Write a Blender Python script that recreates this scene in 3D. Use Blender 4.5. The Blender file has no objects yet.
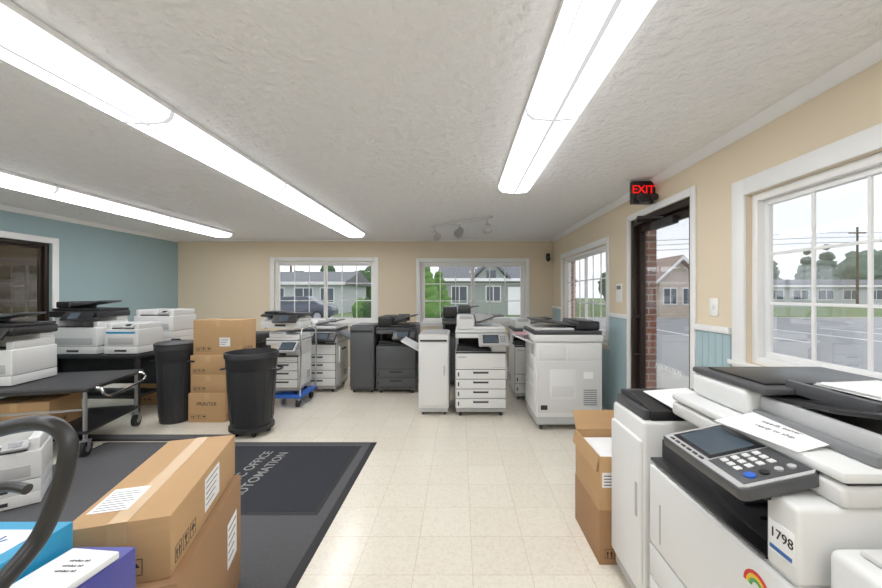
import bpy, bmesh, math, random
from mathutils import Matrix, Vector, noise
random.seed(7)
scene = bpy.context.scene
R = math.radians

# ------------------------------------------------------------------ materials
def lin(c):
    c = c/255.0
    return c/12.92 if c <= 0.04045 else ((c+0.055)/1.055)**2.4
def srgb(r, g, b): return (lin(r), lin(g), lin(b), 1)

def M(name, rgb, rough=.5, metal=0., var=.05, scale=10., bump=0., bscale=None, stretch=None, spec=None, bdist=.01):
    m = bpy.data.materials.new(name); m.use_nodes = True
    nt = m.node_tree; n = nt.nodes; l = nt.links
    bs = n['Principled BSDF']
    c = srgb(*rgb)
    tc = n.new('ShaderNodeTexCoord')
    mp = n.new('ShaderNodeMapping'); l.new(tc.outputs['Object'], mp.inputs[0])
    if stretch: mp.inputs['Scale'].default_value = stretch
    nz = n.new('ShaderNodeTexNoise'); nz.inputs['Scale'].default_value = scale; nz.inputs['Detail'].default_value = 4
    l.new(mp.outputs[0], nz.inputs['Vector'])
    mx = n.new('ShaderNodeMix'); mx.data_type = 'RGBA'
    l.new(nz.outputs['Fac'], mx.inputs['Factor'])
    mx.inputs['A'].default_value = (c[0]*(1-var), c[1]*(1-var), c[2]*(1-var), 1)
    mx.inputs['B'].default_value = (min(1, c[0]*(1+var)), min(1, c[1]*(1+var)), min(1, c[2]*(1+var)), 1)
    l.new(mx.outputs['Result'], bs.inputs['Base Color'])
    bs.inputs['Roughness'].default_value = rough
    bs.inputs['Metallic'].default_value = metal
    if spec is not None: bs.inputs['Specular IOR Level'].default_value = spec
    if bump:
        n2 = n.new('ShaderNodeTexNoise'); n2.inputs['Scale'].default_value = bscale or scale*4; n2.inputs['Detail'].default_value = 5
        l.new(mp.outputs[0], n2.inputs['Vector'])
        bp = n.new('ShaderNodeBump'); bp.inputs['Strength'].default_value = bump; bp.inputs['Distance'].default_value = bdist
        l.new(n2.outputs['Fac'], bp.inputs['Height']); l.new(bp.outputs[0], bs.inputs['Normal'])
    return m

def EM(name, rgb, s):
    m = bpy.data.materials.new(name); m.use_nodes = True
    nt = m.node_tree; n = nt.nodes; n.clear()
    e = n.new('ShaderNodeEmission'); e.inputs[0].default_value = srgb(*rgb); e.inputs[1].default_value = s
    o = n.new('ShaderNodeOutputMaterial'); nt.links.new(e.outputs[0], o.inputs[0]); return m

def GLASS(name, tint=(1, 1, 1, 1), base=.02, k=.6):
    m = bpy.data.materials.new(name); m.use_nodes = True
    nt = m.node_tree; n = nt.nodes; l = nt.links; n.clear()
    t = n.new('ShaderNodeBsdfTransparent'); t.inputs[0].default_value = tint
    g = n.new('ShaderNodeBsdfGlossy'); g.inputs['Roughness'].default_value = .02
    f = n.new('ShaderNodeFresnel'); f.inputs[0].default_value = 1.45
    mu = n.new('ShaderNodeMath'); mu.operation = 'MULTIPLY_ADD'; mu.inputs[1].default_value = k; mu.inputs[2].default_value = base
    l.new(f.outputs[0], mu.inputs[0])
    mx = n.new('ShaderNodeMixShader'); l.new(mu.outputs[0], mx.inputs[0]); l.new(t.outputs[0], mx.inputs[1]); l.new(g.outputs[0], mx.inputs[2])
    o = n.new('ShaderNodeOutputMaterial'); l.new(mx.outputs[0], o.inputs[0]); return m

def floor_mat():
    m = bpy.data.materials.new('vinyl_tile'); m.use_nodes = True
    nt = m.node_tree; n = nt.nodes; l = nt.links; bs = n['Principled BSDF']
    tc = n.new('ShaderNodeTexCoord')
    br = n.new('ShaderNodeTexBrick'); br.offset = 0; br.squash = 1
    br.inputs['Scale'].default_value = 1; br.inputs['Brick Width'].default_value = .305; br.inputs['Row Height'].default_value = .305
    br.inputs['Mortar Size'].default_value = .0018; br.inputs['Mortar Smooth'].default_value = .3; br.inputs['Bias'].default_value = 0
    br.inputs['Color1'].default_value = srgb(234, 227, 212); br.inputs['Color2'].default_value = srgb(229, 221, 205)
    br.inputs['Mortar'].default_value = srgb(204, 192, 170)
    l.new(tc.outputs['Object'], br.inputs['Vector'])
    nz = n.new('ShaderNodeTexNoise'); nz.inputs['Scale'].default_value = 55; nz.inputs['Detail'].default_value = 4; nz.inputs['Roughness'].default_value = .7
    l.new(tc.outputs['Object'], nz.inputs['Vector'])
    cr = n.new('ShaderNodeValToRGB'); cr.color_ramp.elements[0].position = .38; cr.color_ramp.elements[0].color = (.91, .895, .87, 1)
    cr.color_ramp.elements[1].position = .54; cr.color_ramp.elements[1].color = (1, 1, 1, 1)
    l.new(nz.outputs['Fac'], cr.inputs[0])
    mx = n.new('ShaderNodeMix'); mx.data_type = 'RGBA'; mx.blend_type = 'MULTIPLY'; mx.inputs['Factor'].default_value = 1
    l.new(br.outputs['Color'], mx.inputs['A']); l.new(cr.outputs[0], mx.inputs['B'])
    l.new(mx.outputs['Result'], bs.inputs['Base Color'])
    bs.inputs['Roughness'].default_value = .20
    bp = n.new('ShaderNodeBump'); bp.inputs['Strength'].default_value = .12; bp.inputs['Distance'].default_value = .002; bp.invert = True
    l.new(br.outputs['Fac'], bp.inputs['Height']); l.new(bp.outputs[0], bs.inputs['Normal'])
    return m

def brick_mat():
    m = bpy.data.materials.new('brick'); m.use_nodes = True
    nt = m.node_tree; n = nt.nodes; l = nt.links; bs = n['Principled BSDF']
    tc = n.new('ShaderNodeTexCoord'); sp = n.new('ShaderNodeSeparateXYZ'); l.new(tc.outputs['Object'], sp.inputs[0])
    ad = n.new('ShaderNodeMath'); l.new(sp.outputs[0], ad.inputs[0]); l.new(sp.outputs[1], ad.inputs[1])
    cb = n.new('ShaderNodeCombineXYZ'); l.new(ad.outputs[0], cb.inputs[0]); l.new(sp.outputs[2], cb.inputs[1])
    br = n.new('ShaderNodeTexBrick'); br.inputs['Scale'].default_value = 1; br.inputs['Brick Width'].default_value = .2
    br.inputs['Row Height'].default_value = .072; br.inputs['Mortar Size'].default_value = .007
    br.inputs['Color1'].default_value = srgb(160, 108, 90); br.inputs['Color2'].default_value = srgb(122, 80, 70)
    br.inputs['Mortar'].default_value = srgb(185, 176, 168)
    l.new(cb.outputs[0], br.inputs['Vector']); l.new(br.outputs['Color'], bs.inputs['Base Color']); bs.inputs['Roughness'].default_value = .9
    return m

def siding_mat(name, a, b, sc=8):
    m = bpy.data.materials.new(name); m.use_nodes = True
    nt = m.node_tree; n = nt.nodes; l = nt.links; bs = n['Principled BSDF']
    tc = n.new('ShaderNodeTexCoord'); w = n.new('ShaderNodeTexWave'); w.bands_direction = 'Z'; w.wave_profile = 'SAW'
    w.inputs['Scale'].default_value = sc*.3
    l.new(tc.outputs['Object'], w.inputs['Vector'])
    mx = n.new('ShaderNodeMix'); mx.data_type = 'RGBA'; l.new(w.outputs['Fac'], mx.inputs['Factor'])
    mx.inputs['A'].default_value = srgb(*a); mx.inputs['B'].default_value = srgb(*b)
    l.new(mx.outputs['Result'], bs.inputs['Base Color']); bs.inputs['Roughness'].default_value = .85
    return m

CREAM = M('paint_cream', (229, 213, 186), .75, var=.02, scale=2, bump=.12, bscale=60)
BLUE = M('paint_blue', (150, 174, 179), .7, var=.03, scale=2, bump=.12, bscale=60)
WAINS = M('paint_bluegrey', (162, 187, 193), .55, var=.03, scale=3)
CEIL = M('ceiling_plaster', (243, 243, 243), .9, var=.03, scale=9, bump=1.0, bscale=16, bdist=.03)
TRIM = M('trim_white', (242, 242, 242), .4, var=.01)
FLOOR = floor_mat()
VINYL = M('window_vinyl', (244, 244, 243), .35, var=.01)
GL = GLASS('window_glass', base=.0, k=.3)
GLD = GLASS('door_glass', (.97, .97, .97, 1), base=.0, k=.35)
GLK = GLASS('dark_glass', (.75, .73, .7, 1), base=.04, k=.8)
BRONZE = M('bronze_aluminium', (50, 40, 35), .4, .5)
WHITE = M('copier_white', (222, 223, 222), .38, var=.015, scale=3)
WHITE2 = M('copier_offwhite', (208, 208, 206), .42, var=.02, scale=3)
LGREY = M('plastic_lightgrey', (176, 177, 178), .45, var=.03)
GREY = M('plastic_grey', (116, 118, 120), .45, var=.03)
DGREY = M('plastic_darkgrey', (64, 65, 68), .42, var=.05)
BLACK = M('plastic_black', (28, 28, 30), .38, var=.08)
CAV = M('plastic_cavity', (40, 40, 43), .6, var=.08)
CHAR = M('charcoal_body', (74, 76, 80), .45, var=.04)
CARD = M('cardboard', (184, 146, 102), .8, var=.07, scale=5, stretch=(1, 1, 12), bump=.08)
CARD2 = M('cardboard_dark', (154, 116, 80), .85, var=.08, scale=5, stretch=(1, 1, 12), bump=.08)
TAPE = M('packing_tape', (198, 164, 118), .25, var=.04)
INK = M('print_black', (30, 28, 26), .7)
PEN = M('pen_grey', (96, 96, 100), .7)
PAPER = M('paper_white', (240, 240, 240), .7, var=.01)
PBLUE = M('print_blue', (40, 96, 160), .6)
CYAN = M('carton_cyan', (30, 150, 196), .45, var=.08)
PURP = M('carton_blueviolet', (66, 68, 150), .45, var=.12, scale=4)
STEEL = M('steel', (170, 172, 176), .3, .9)
CHROME = M('chrome', (210, 212, 215), .15, 1)
SCREEN = M('screen', (70, 82, 92), .12, var=.1)
SCREEN2 = M('screen_frame', (22, 24, 28), .2)
RUB = M('rubber_bin', (34, 35, 38), .5, var=.1, scale=6)
RUBTIRE = M('rubber_tyre', (26, 26, 27), .7)
MATG = M('mat_grey', (80, 80, 83), .95, var=.35, scale=140, bump=.5, bscale=160)
MATE = M('mat_edge', (28, 28, 30), .7, var=.1)
MATN = M('mat_navy', (36, 38, 46), .95, var=.25, scale=160, bump=.5, bscale=180)
MATT = M('mat_text', (150, 149, 146), .95, var=.1, scale=100)
RED = M('print_red', (205, 40, 36), .5)
YEL = M('print_yellow', (240, 196, 40), .5)
GRN = M('print_green', (60, 160, 80), .5)
CBLUE = M('dolly_blue', (36, 92, 190), .4)
PINK = M('pink_sheet', (226, 170, 176), .7)
BRICK = brick_mat()
ASPH = M('asphalt', (148, 149, 151), .9, var=.12, scale=1.2, bump=.3)
CONC = M('concrete', (190, 188, 182), .9, var=.08, scale=2)
GRASS = M('grass', (104, 122, 78), .95, var=.2, scale=3)
LEAF = M('foliage', (62, 88, 50), .9, var=.45, scale=4, bump=.8)
LEAF2 = M('foliage_light', (88, 126, 56), .9, var=.4, scale=5, bump=.8)
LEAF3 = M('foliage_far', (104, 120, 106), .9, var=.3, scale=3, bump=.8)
BARK = M('bark', (96, 80, 66), .9, var=.2)
SID1 = siding_mat('siding_greygreen', (156, 164, 156), (140, 149, 143))
SID2 = siding_mat('siding_tan', (214, 198, 184), (198, 180, 166))
SID3 = siding_mat('siding_brown', (128, 106, 86), (108, 88, 70))
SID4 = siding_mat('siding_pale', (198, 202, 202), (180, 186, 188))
ROOF = M('roof_shingle', (108, 110, 115), .9, var=.15, scale=6, bump=.4)
ROOF2 = M('roof_brown', (156, 134, 124), .9, var=.15, scale=6, bump=.4)
EXW = M('exterior_window', (74, 84, 94), .15, var=.2, scale=1)
LENS = EM('light_lens', (252, 253, 255), 14.0)
LENS2 = EM('light_lens_side', (250, 251, 255), 2.5)
LENS3 = EM('light_lens_seam', (248, 249, 252), .72)
REDL = EM('exit_red', (255, 30, 26), .9)

# ------------------------------------------------------------------ builder
class B:
    def __init__(s):
        s.bm = bmesh.new(); s.mats = []
    def mi(s, m):
        if m not in s.mats: s.mats.append(m)
        return s.mats.index(m)
    def add(s, tb, mat, mx=None):
        i = s.mi(mat)
        for f in tb.faces: f.material_index = i; f.smooth = True
        if mx is not None: bmesh.ops.transform(tb, matrix=mx, verts=tb.verts)
        me = bpy.data.meshes.new('t'); tb.to_mesh(me); tb.free(); s.bm.from_mesh(me); bpy.data.meshes.remove(me)
    def box(s, x0, x1, y0, y1, z0, z1, mat, bev=.004, mx=None, seg=2):
        tb = bmesh.new(); bmesh.ops.create_cube(tb, size=1)
        bmesh.ops.scale(tb, vec=(abs(x1-x0), abs(y1-y0), abs(z1-z0)), verts=tb.verts)
        bmesh.ops.translate(tb, vec=((x0+x1)/2, (y0+y1)/2, (z0+z1)/2), verts=tb.verts)
        bv = min(bev, .45*min(abs(x1-x0), abs(y1-y0), abs(z1-z0)))
        if bv > .0003: bmesh.ops.bevel(tb, geom=tb.edges[:], offset=bv, segments=seg, affect='EDGES', profile=.5)
        s.add(tb, mat, mx)
    def prism(s, pts, axis, a0, a1, mat, bev=0, mx=None):
        # pts: 2D polygon; axis 'x': (y,z); 'y': (x,z); 'z': (x,y)
        tb = bmesh.new()
        def P(p, a):
            return {'x': (a, p[0], p[1]), 'y': (p[0], a, p[1]), 'z': (p[0], p[1], a)}[axis]
        v0 = [tb.verts.new(P(p, a0)) for p in pts]; v1 = [tb.verts.new(P(p, a1)) for p in pts]
        tb.faces.new(v0); tb.faces.new(v1[::-1]); k = len(pts)
        for i in range(k): tb.faces.new([v0[i], v1[i], v1[(i+1) % k], v0[(i+1) % k]])
        bmesh.ops.recalc_face_normals(tb, faces=tb.faces)
        if bev: bmesh.ops.bevel(tb, geom=tb.edges[:], offset=bev, segments=2, affect='EDGES', profile=.5)
        s.add(tb, mat, mx)
    def cyl(s, p0, p1, r0, mat, r1=None, seg=20, mx=None):
        r1 = r0 if r1 is None else r1
        p0 = Vector(p0); p1 = Vector(p1); d = p1-p0
        tb = bmesh.new(); bmesh.ops.create_cone(tb, cap_ends=True, segments=seg, radius1=r0, radius2=r1, depth=d.length)
        q = Vector((0, 0, 1)).rotation_difference(d.normalized()).to_matrix().to_4x4()
        bmesh.ops.transform(tb, matrix=Matrix.Translation((p0+p1)/2) @ q, verts=tb.verts)
        s.add(tb, mat, mx)
    def lathe(s, prof, c, mat, seg=36, mx=None):
        tb = bmesh.new(); rings = []
        for r, z in prof:
            rings.append([tb.verts.new((c[0]+r*math.cos(2*math.pi*i/seg), c[1]+r*math.sin(2*math.pi*i/seg), c[2]+z)) for i in range(seg)])
        for a, b_ in zip(rings, rings[1:]):
            for i in range(seg): tb.faces.new([a[i], a[(i+1) % seg], b_[(i+1) % seg], b_[i]])
        tb.faces.new(rings[0][::-1]); tb.faces.new(rings[-1])
        s.add(tb, mat, mx)
    def tube(s, pts, r, mat, seg=12, sub=6, smooth=True, mx=None):
        P = [Vector(p) for p in pts]
        if smooth and len(P) > 2:
            Q = []
            for i in range(len(P)-1):
                p0 = P[max(i-1, 0)]; p1 = P[i]; p2 = P[i+1]; p3 = P[min(i+2, len(P)-1)]
                for k in range(sub):
                    t = k/sub
                    Q.append(.5*((2*p1)+(-p0+p2)*t+(2*p0-5*p1+4*p2-p3)*t*t+(-p0+3*p1-3*p2+p3)*t**3))
            Q.append(P[-1]); P = Q
        tb = bmesh.new(); rings = []
        t0 = (P[1]-P[0]).normalized(); nrm = t0.orthogonal().normalized()
        for i, p in enumerate(P):
            t = (P[min(i+1, len(P)-1)]-P[max(i-1, 0)]).normalized()
            nrm = (nrm-t*nrm.dot(t)).normalized(); bn = t.cross(nrm)
            rings.append([tb.verts.new(p+r*(nrm*math.cos(2*math.pi*k/seg)+bn*math.sin(2*math.pi*k/seg))) for k in range(seg)])
        for a, b_ in zip(rings, rings[1:]):
            for i in range(seg): tb.faces.new([a[i], a[(i+1) % seg], b_[(i+1) % seg], b_[i]])
        tb.faces.new(rings[0][::-1]); tb.faces.new(rings[-1])
        bmesh.ops.recalc_face_normals(tb, faces=tb.faces)
        s.add(tb, mat, mx)
    def text(s, body, size, mat, mx, ext=.0006, align='CENTER', bold=0):
        cu = bpy.data.curves.new('txt', 'FONT'); cu.body = body; cu.size = size; cu.extrude = ext; cu.align_x = align; cu.align_y = 'CENTER'
        cu.offset = bold; cu.resolution_u = 3
        ob = bpy.data.objects.new('txt', cu); scene.collection.objects.link(ob)
        dg = bpy.context.evaluated_depsgraph_get(); me = bpy.data.meshes.new_from_object(ob.evaluated_get(dg))
        tb = bmesh.new(); tb.from_mesh(me); bpy.data.objects.remove(ob); bpy.data.meshes.remove(me); bpy.data.curves.remove(cu)
        s.add(tb, mat, mx)
    def blob(s, c, r, mat, sub=3, amp=.25, freq=1.5, sc=(1, 1, 1), zmin=-.119):
        tb = bmesh.new(); bmesh.ops.create_icosphere(tb, subdivisions=sub, radius=1)
        off = Vector((random.random()*50, random.random()*50, random.random()*50))
        for v in tb.verts:
            d = 1+amp*noise.noise(v.co*freq+off)+amp*.6*noise.noise(v.co*freq*3+off)
            v.co = Vector((v.co.x*r*sc[0]*d+c[0], v.co.y*r*sc[1]*d+c[1], max(zmin, v.co.z*r*sc[2]*d+c[2])))
        s.add(tb, mat)
    def done(s, name, loc=(0, 0, 0), rot=0, sharp=35):
        me = bpy.data.meshes.new(name)
        vs = s.bm.verts; xs = [v.co.x for v in vs]; ys = [v.co.y for v in vs]; zs = [v.co.z for v in vs]
        c = Vector(((min(xs)+max(xs))/2, (min(ys)+max(ys))/2, min(zs)))
        bmesh.ops.translate(s.bm, vec=-c, verts=s.bm.verts)
        s.bm.to_mesh(me); s.bm.free()
        for m in s.mats: me.materials.append(m)
        me.set_sharp_from_angle(angle=R(sharp))
        ob = bpy.data.objects.new(name, me); scene.collection.objects.link(ob)
        rm = Matrix.Rotation(rot, 4, 'Z'); ob.location = Vector(loc)+(rm @ c); ob.rotation_euler = (0, 0, rot)
        return ob
def T(x, y, z): return Matrix.Translation((x, y, z))
def RX(a): return Matrix.Rotation(R(a), 4, 'X')
def RY(a): return Matrix.Rotation(R(a), 4, 'Y')
def RZ(a): return Matrix.Rotation(R(a), 4, 'Z')

# ------------------------------------------------------------------ room shell
XL, XR, YB, YF, H = -5.27, 1.74, 6.95, -2.5, 2.47
b = B(); b.box(XL-.14, XR+.14, YF-.14, YB+.14, -.08, 0, FLOOR, 0)
fo = b.done('floor')
b = B(); b.box(XL-.14, XR+.14, YF-.14, YB+.14, H, H+.1, CEIL, 0); b.done('ceiling')

def wall(name, axis, p0, p1, a0, a1, ops, mat):
    b = B()
    def bx(u0, u1, z0, z1):
        if u1-u0 < 1e-4 or z1-z0 < 1e-4: return
        if axis == 'x': b.box(u0, u1, p0, p1, z0, z1, mat, 0)
        else: b.box(p0, p1, u0, u1, z0, z1, mat, 0)
    cur = a0
    for (u0, u1, z0, z1) in sorted(ops):
        bx(cur, u0, 0, H); bx(u0, u1, 0, z0); bx(u0, u1, z1, H); cur = u1
    bx(cur, a1, 0, H)
    return b.done(name)
W1 = (-3.47, -1.60, .92, 2.06); W2 = (-.74, 1.22, .92, 2.04)
W3 = (4.40, 6.30, .92, 2.05); W4 = (.45, 2.26, 1.03, 2.05); DR = (2.79, 3.79, 0, 2.19); W5 = (2.9, 4.80, 1.0, 2.10)
wall('wall_back', 'x', YB, YB+.14, XL-.14, XR+.14, [W1, W2], CREAM)
wall('wall_right', 'y', XR, XR+.14, YF, YB, [W3, W4, DR], CREAM)
wall('wall_left', 'y', XL-.14, XL, YF, YB, [W5], BLUE)
wall('wall_front', 'x', YF-.14, YF, XL-.14, XR+.14, [], CREAM)

def window(name, axis, face, out, op, cols, rows, sashes=2, glass=GL, cw=.075, frame=VINYL):
    """face = inner wall plane, out=+1/-1 direction to outside"""
    b = B(); u0, u1, z0, z1 = op
    def bx(a0, a1, d0, d1, c0, c1, m, bev=.003):
        d0, d1 = face+out*d0, face+out*d1
        if axis == 'x': b.box(a0, a1, min(d0, d1), max(d0, d1), c0, c1, m, bev)
        else: b.box(min(d0, d1), max(d0, d1), a0, a1, c0, c1, m, bev)
    for (a0, a1, c0, c1) in [(u0-cw, u0, z0-cw, z1+cw), (u1, u1+cw, z0-cw, z1+cw), (u0, u1, z1, z1+cw)]:
        bx(a0, a1, -.018, -.001, c0, c1, VINYL)
    bx(u0, u1, -.018, -.001, z0-cw, z0, VINYL)
    bx(u0-cw-.01, u1+cw+.01, -.04, -.019, z0-.02, z0+.008, VINYL, .004)
    g = .001; fr = .045
    bx(u0+g, u0+fr, .03, .12, z0+g, z1-g, frame); bx(u1-fr, u1-g, .03, .12, z0+g, z1-g, frame)
    bx(u0+fr, u1-fr, .03, .12, z1-fr, z1-g, frame); bx(u0+fr, u1-fr, .03, .12, z0+g, z0+fr, frame)
    iu0, iu1, iz0, iz1 = u0+fr, u1-fr, z0+fr, z1-fr
    sw = (iu1-iu0)/sashes
    for k in range(sashes):
        s0, s1 = iu0+k*sw, iu0+(k+1)*sw; sf = .032; dd = .05+.02*(k % 2)
        bx(s0, s0+sf, dd, dd+.03, iz0, iz1, frame); bx(s1-sf, s1, dd, dd+.03, iz0, iz1, frame)
        bx(s0+sf, s1-sf, dd, dd+.03, iz0, iz0+sf, frame); bx(s0+sf, s1-sf, dd, dd+.03, iz1-sf, iz1, frame)
        p0, p1, q0, q1 = s0+sf, s1-sf, iz0+sf, iz1-sf
        for c in range(1, cols): u = p0+(p1-p0)*c/cols; bx(u-.008, u+.008, dd+.008, dd+.02, q0, q1, frame, .001)
        for r in range(1, rows): z = q0+(q1-q0)*r/rows; bx(p0, p1, dd+.009, dd+.019, z-.008, z+.008, frame, .001)
        bx(p0, p1, dd+.013, dd+.015, q0, q1, glass, 0)
    return b.done(name)
window('window_1', 'x', YB, 1, W1, 3, 3)
window('window_2', 'x', YB, 1, W2, 3, 3)
window('window_3', 'y', XR, 1, W3, 3, 3)
window('window_4', 'y', XR, 1, W4, 3, 3, cw=.1)
window('window_5', 'y', XL, -1, W5, 1, 1, glass=GLK, frame=BRONZE)

# glass door, dark bronze
b = B()
y0, y1, zt = DR[0], DR[1], DR[3]
cw = .06
b.box(XR-.018, XR-.001, y0-cw, y0, 0, zt+cw, TRIM); b.box(XR-.018, XR-.001, y1, y1+cw, 0, zt+cw, TRIM); b.box(XR-.018, XR-.001, y0, y1, zt, zt+cw, TRIM)
e = .002
b.box(XR+.0, XR+.13, y0+e, y0+.04, 0, zt-e, BRONZE); b.box(XR+.0, XR+.13, y1-.05, y1-e, 0, zt-e, BRONZE); b.box(XR+.0, XR+.13, y0+.04, y1-.05, zt-.06, zt-e, BRONZE)
d0, d1 = y0+.045, y1-.055
b.box(XR+.05, XR+.09, d0, d0+.05, .01, zt-.065, BRONZE); b.box(XR+.05, XR+.09, d1-.06, d1, .01, zt-.065, BRONZE)
b.box(XR+.05, XR+.09, d0+.05, d1-.06, zt-.13, zt-.065, BRONZE); b.box(XR+.05, XR+.09, d0+.05, d1-.06, .01, .24, BRONZE)
b.box(XR+.067, XR+.073, d0+.05, d1-.06, .24, zt-.13, GLD, 0)
b.tube([(XR+.05, d1-.04, .85), (XR-.02, d1-.04, .86), (XR-.03, d1-.04, .9), (XR-.03, d1-.04, 1.18), (XR-.02, d1-.04, 1.22), (XR+.05, d1-.04, 1.23)], .011, BRONZE)
b.box(XR-.01, XR+.05, d0+.2, d0+.55, zt-.16, zt-.09, BLACK, .01)
b.tube([(XR+.01, d0+.36, zt-.08), (XR-.12, d0+.55, zt-.04), (XR-.01, d0+.82, zt-.03)], .011, BLACK, smooth=False)
b.text('AUTOMATION', .06, PAPER, T(XR+.06, (d0+d1)/2-.06, .80) @ RZ(-90) @ RX(90), ext=.001)
b.done('door_1')

# trims
b = B(); b.prism([(XR-.001, H-.001), (XR-.055, H-.001), (XR-.05, H-.012), (XR-.02, H-.045), (XR-.001, H-.055)], 'y', YF, YB-.001, TRIM); b.done('trim_1')
b = B(); b.prism([(YB-.001, H-.001), (YB-.03, H-.001), (YB-.012, H-.03), (YB-.001, H-.035)], 'x', XL+.06, XR-.06, TRIM); b.done('trim_2')
b = B(); b.prism([(XL+.001, H-.001), (XL+.055, H-.001), (XL+.05, H-.012), (XL+.02, H-.045), (XL+.001, H-.055)], 'y', YF, YB-.001, TRIM); b.done('trim_3')
b = B(); b.box(XL+.02, XR-.02, YB-.015, YB-.001, 0, .09, TRIM); b.done('baseboard_back')
b = B(); b.box(XL+.001, XL+.015, YF, YB-.02, 0, .09, TRIM); b.done('baseboard_left')

def bead(name, segs):
    b = B()
    for (a0, a1, zz) in segs:
        n = max(1, round((a1-a0)/.075)); st = (a1-a0)/n
        for i in range(n): b.box(XR-.013, XR-.001, a0+i*st+.001, a0+(i+1)*st-.001, .0, zz, WAINS, .003)
        b.box(XR-.022, XR-.001, a0, a1, 0, .09, WAINS, .003)
    return b.done(name)
bead('wainscot_panel', [(YF+.01, .33, 1.19), (.34, 2.37, .90), (2.38, 2.72, 1.19), (3.86, 4.31, 1.19), (4.32, 6.38, .80), (6.39, 6.93, 1.19)])
b = B()
for a0, a1 in [(YF+.01, .33), (2.375, 2.725), (3.855, 4.315), (6.385, 6.93)]: b.box(XR-.03, XR-.001, a0, a1, 1.192, 1.235, TRIM, .005)
b.done('trim_4')

# ------------------------------------------------------------------ ceiling lights
def fixture(name, xc, ends, w=.30):
    b = B(); hz = H-.001
    for i in range(len(ends)-1):
        a0, a1 = ends[i]+.0, ends[i+1]-.0
        b.box(xc-w*.5, xc+w*.5, a0+.002, a1-.002, hz-.03, hz, TRIM, .003)
        g0, g1 = a0+.014, a1-.014
        b.prism([(xc-w*.495, hz-.031), (xc-w*.47, hz-.062), (xc-w*.38, hz-.084), (xc-w*.375, hz-.031)], 'y', g0, g1, LENS2)
        b.prism([(xc+w*.495, hz-.031), (xc+w*.47, hz-.062), (xc+w*.38, hz-.084), (xc+w*.375, hz-.031)], 'y', g0, g1, LENS2)
        b.prism([(xc-w*.36, hz-.031), (xc-w*.36, hz-.087), (xc-.012, hz-.095), (xc-.011, hz-.031)], 'y', g0, g1, LENS)
        b.prism([(xc+w*.36, hz-.031), (xc+w*.36, hz-.087), (xc+.012, hz-.095), (xc+.011, hz-.031)], 'y', g0, g1, LENS)
        for s_ in (-1, 1):
            b.prism([(xc+s_*w*.362, hz-.031), (xc+s_*w*.362, hz-.0865), (xc+s_*w*.379, hz-.0845), (xc+s_*w*.374, hz-.031)], 'y', g0, g1, LENS3)
        b.prism([(xc-.0115, hz-.031), (xc-.0115, hz-.0955), (xc+.0115, hz-.0955), (xc+.0115, hz-.031)], 'y', g0, g1, LENS3)
        for q0, q1 in [(a0+.001, a0+.0138), (a1-.0138, a1-.001)]:
            b.prism([(xc-w*.5, hz-.0305), (xc-w*.48, hz-.063), (xc-w*.38, hz-.087), (xc, hz-.098), (xc+w*.38, hz-.087), (xc+w*.48, hz-.063), (xc+w*.5, hz-.0305)], 'y', q0, q1, LENS3)
    return b.done(name)
fixture('fluorescent_light_fixture', .50, [-2.34, -.9, .54, 1.98, 3.42])
fixture('fluorescent_light_fixture', -1.71, [-1.95, -.65, .70, 2.02, 3.34, 4.75, 6.10])
fixture('fluorescent_light_fixture', -3.88, [-1.95, -.6, .75, 2.1, 3.45, 4.8, 6.10])

# track light
b = B()
pa, pb = Vector((-.42, 5.55, H-.001)), Vector((.42, 4.85, H-.001)); dv = (pb-pa); ang = math.degrees(math.atan2(dv.y, dv.x)); L = dv.length
mx = T(*pa) @ RZ(ang)
b.box(0, L, -.018, .018, -.03, 0, WHITE2, .003, mx=mx)
b.cyl((L*.5, 0, -.03), (L*.5, 0, -.045), .045, TRIM, mx=mx)
for t, a in [(.06, -25), (.5, 15), (.93, 5)]:
    m2 = mx @ T(t*L, 0, -.03)
    b.cyl((0, 0, 0), (0, 0, -.07), .010, WHITE2, mx=m2)
    m3 = m2 @ T(0, 0, -.11) @ RZ(-ang) @ RX(-55) @ RY(a)
    b.lathe([(.02, .06), (.035, .055), (.05, .02), (.058, -.07), (.066, -.085), (.06, -.085), (.05, -.03)], (0, 0, 0), WHITE2 if t != .5 else LGREY, 20, m3)
b.done('track_light')

# exit sign
b = B()
b.box(1.53, 1.72, 3.30, 3.36, 2.255, 2.455, BLACK, .006)
b.text('EXIT', .098, REDL, T(1.625, 3.297, 2.375) @ RX(90), ext=.002, bold=.001)
b.box(1.58, 1.67, 3.22, 3.298, 2.255, 2.285, BLACK, .006)
b.cyl((1.57, 3.27, 2.30), (1.57, 3.2, 2.285), .025, BLACK, .03); b.cyl((1.68, 3.27, 2.30), (1.68, 3.2, 2.285), .025, BLACK, .03)
b.box(1.715, 1.738, 3.31, 3.35, 2.30, 2.4, BLACK, .003)
b.done('exit_sign')
b = B()
b.box(1.60, 1.66, YB-.1, YB-.001, 2.08, 2.2, BLACK, .01); b.cyl((1.63, YB-.14, 2.1), (1.6, YB-.2, 2.07), .035, BLACK); b.cyl((1.63, YB-.08, 2.12), (1.63, YB-.15, 2.1), .012, BLACK)
b.done('wall_speaker')
b = B(); b.box(XR-.012, XR-.001, 3.98, 4.12, 1.36, 1.56, PAPER, .003); b.box(XR-.016, XR-.012, 4.0, 4.10, 1.5, 1.54, GREY, .001); b.done('wall_notice')
b = B(); b.box(XR-.010, XR-.001, 2.5, 2.58, 1.3, 1.42, VINYL, .003); b.box(XR-.016, XR-.010, 2.53, 2.55, 1.345, 1.375, VINYL, .002); b.done('light_switch')

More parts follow.
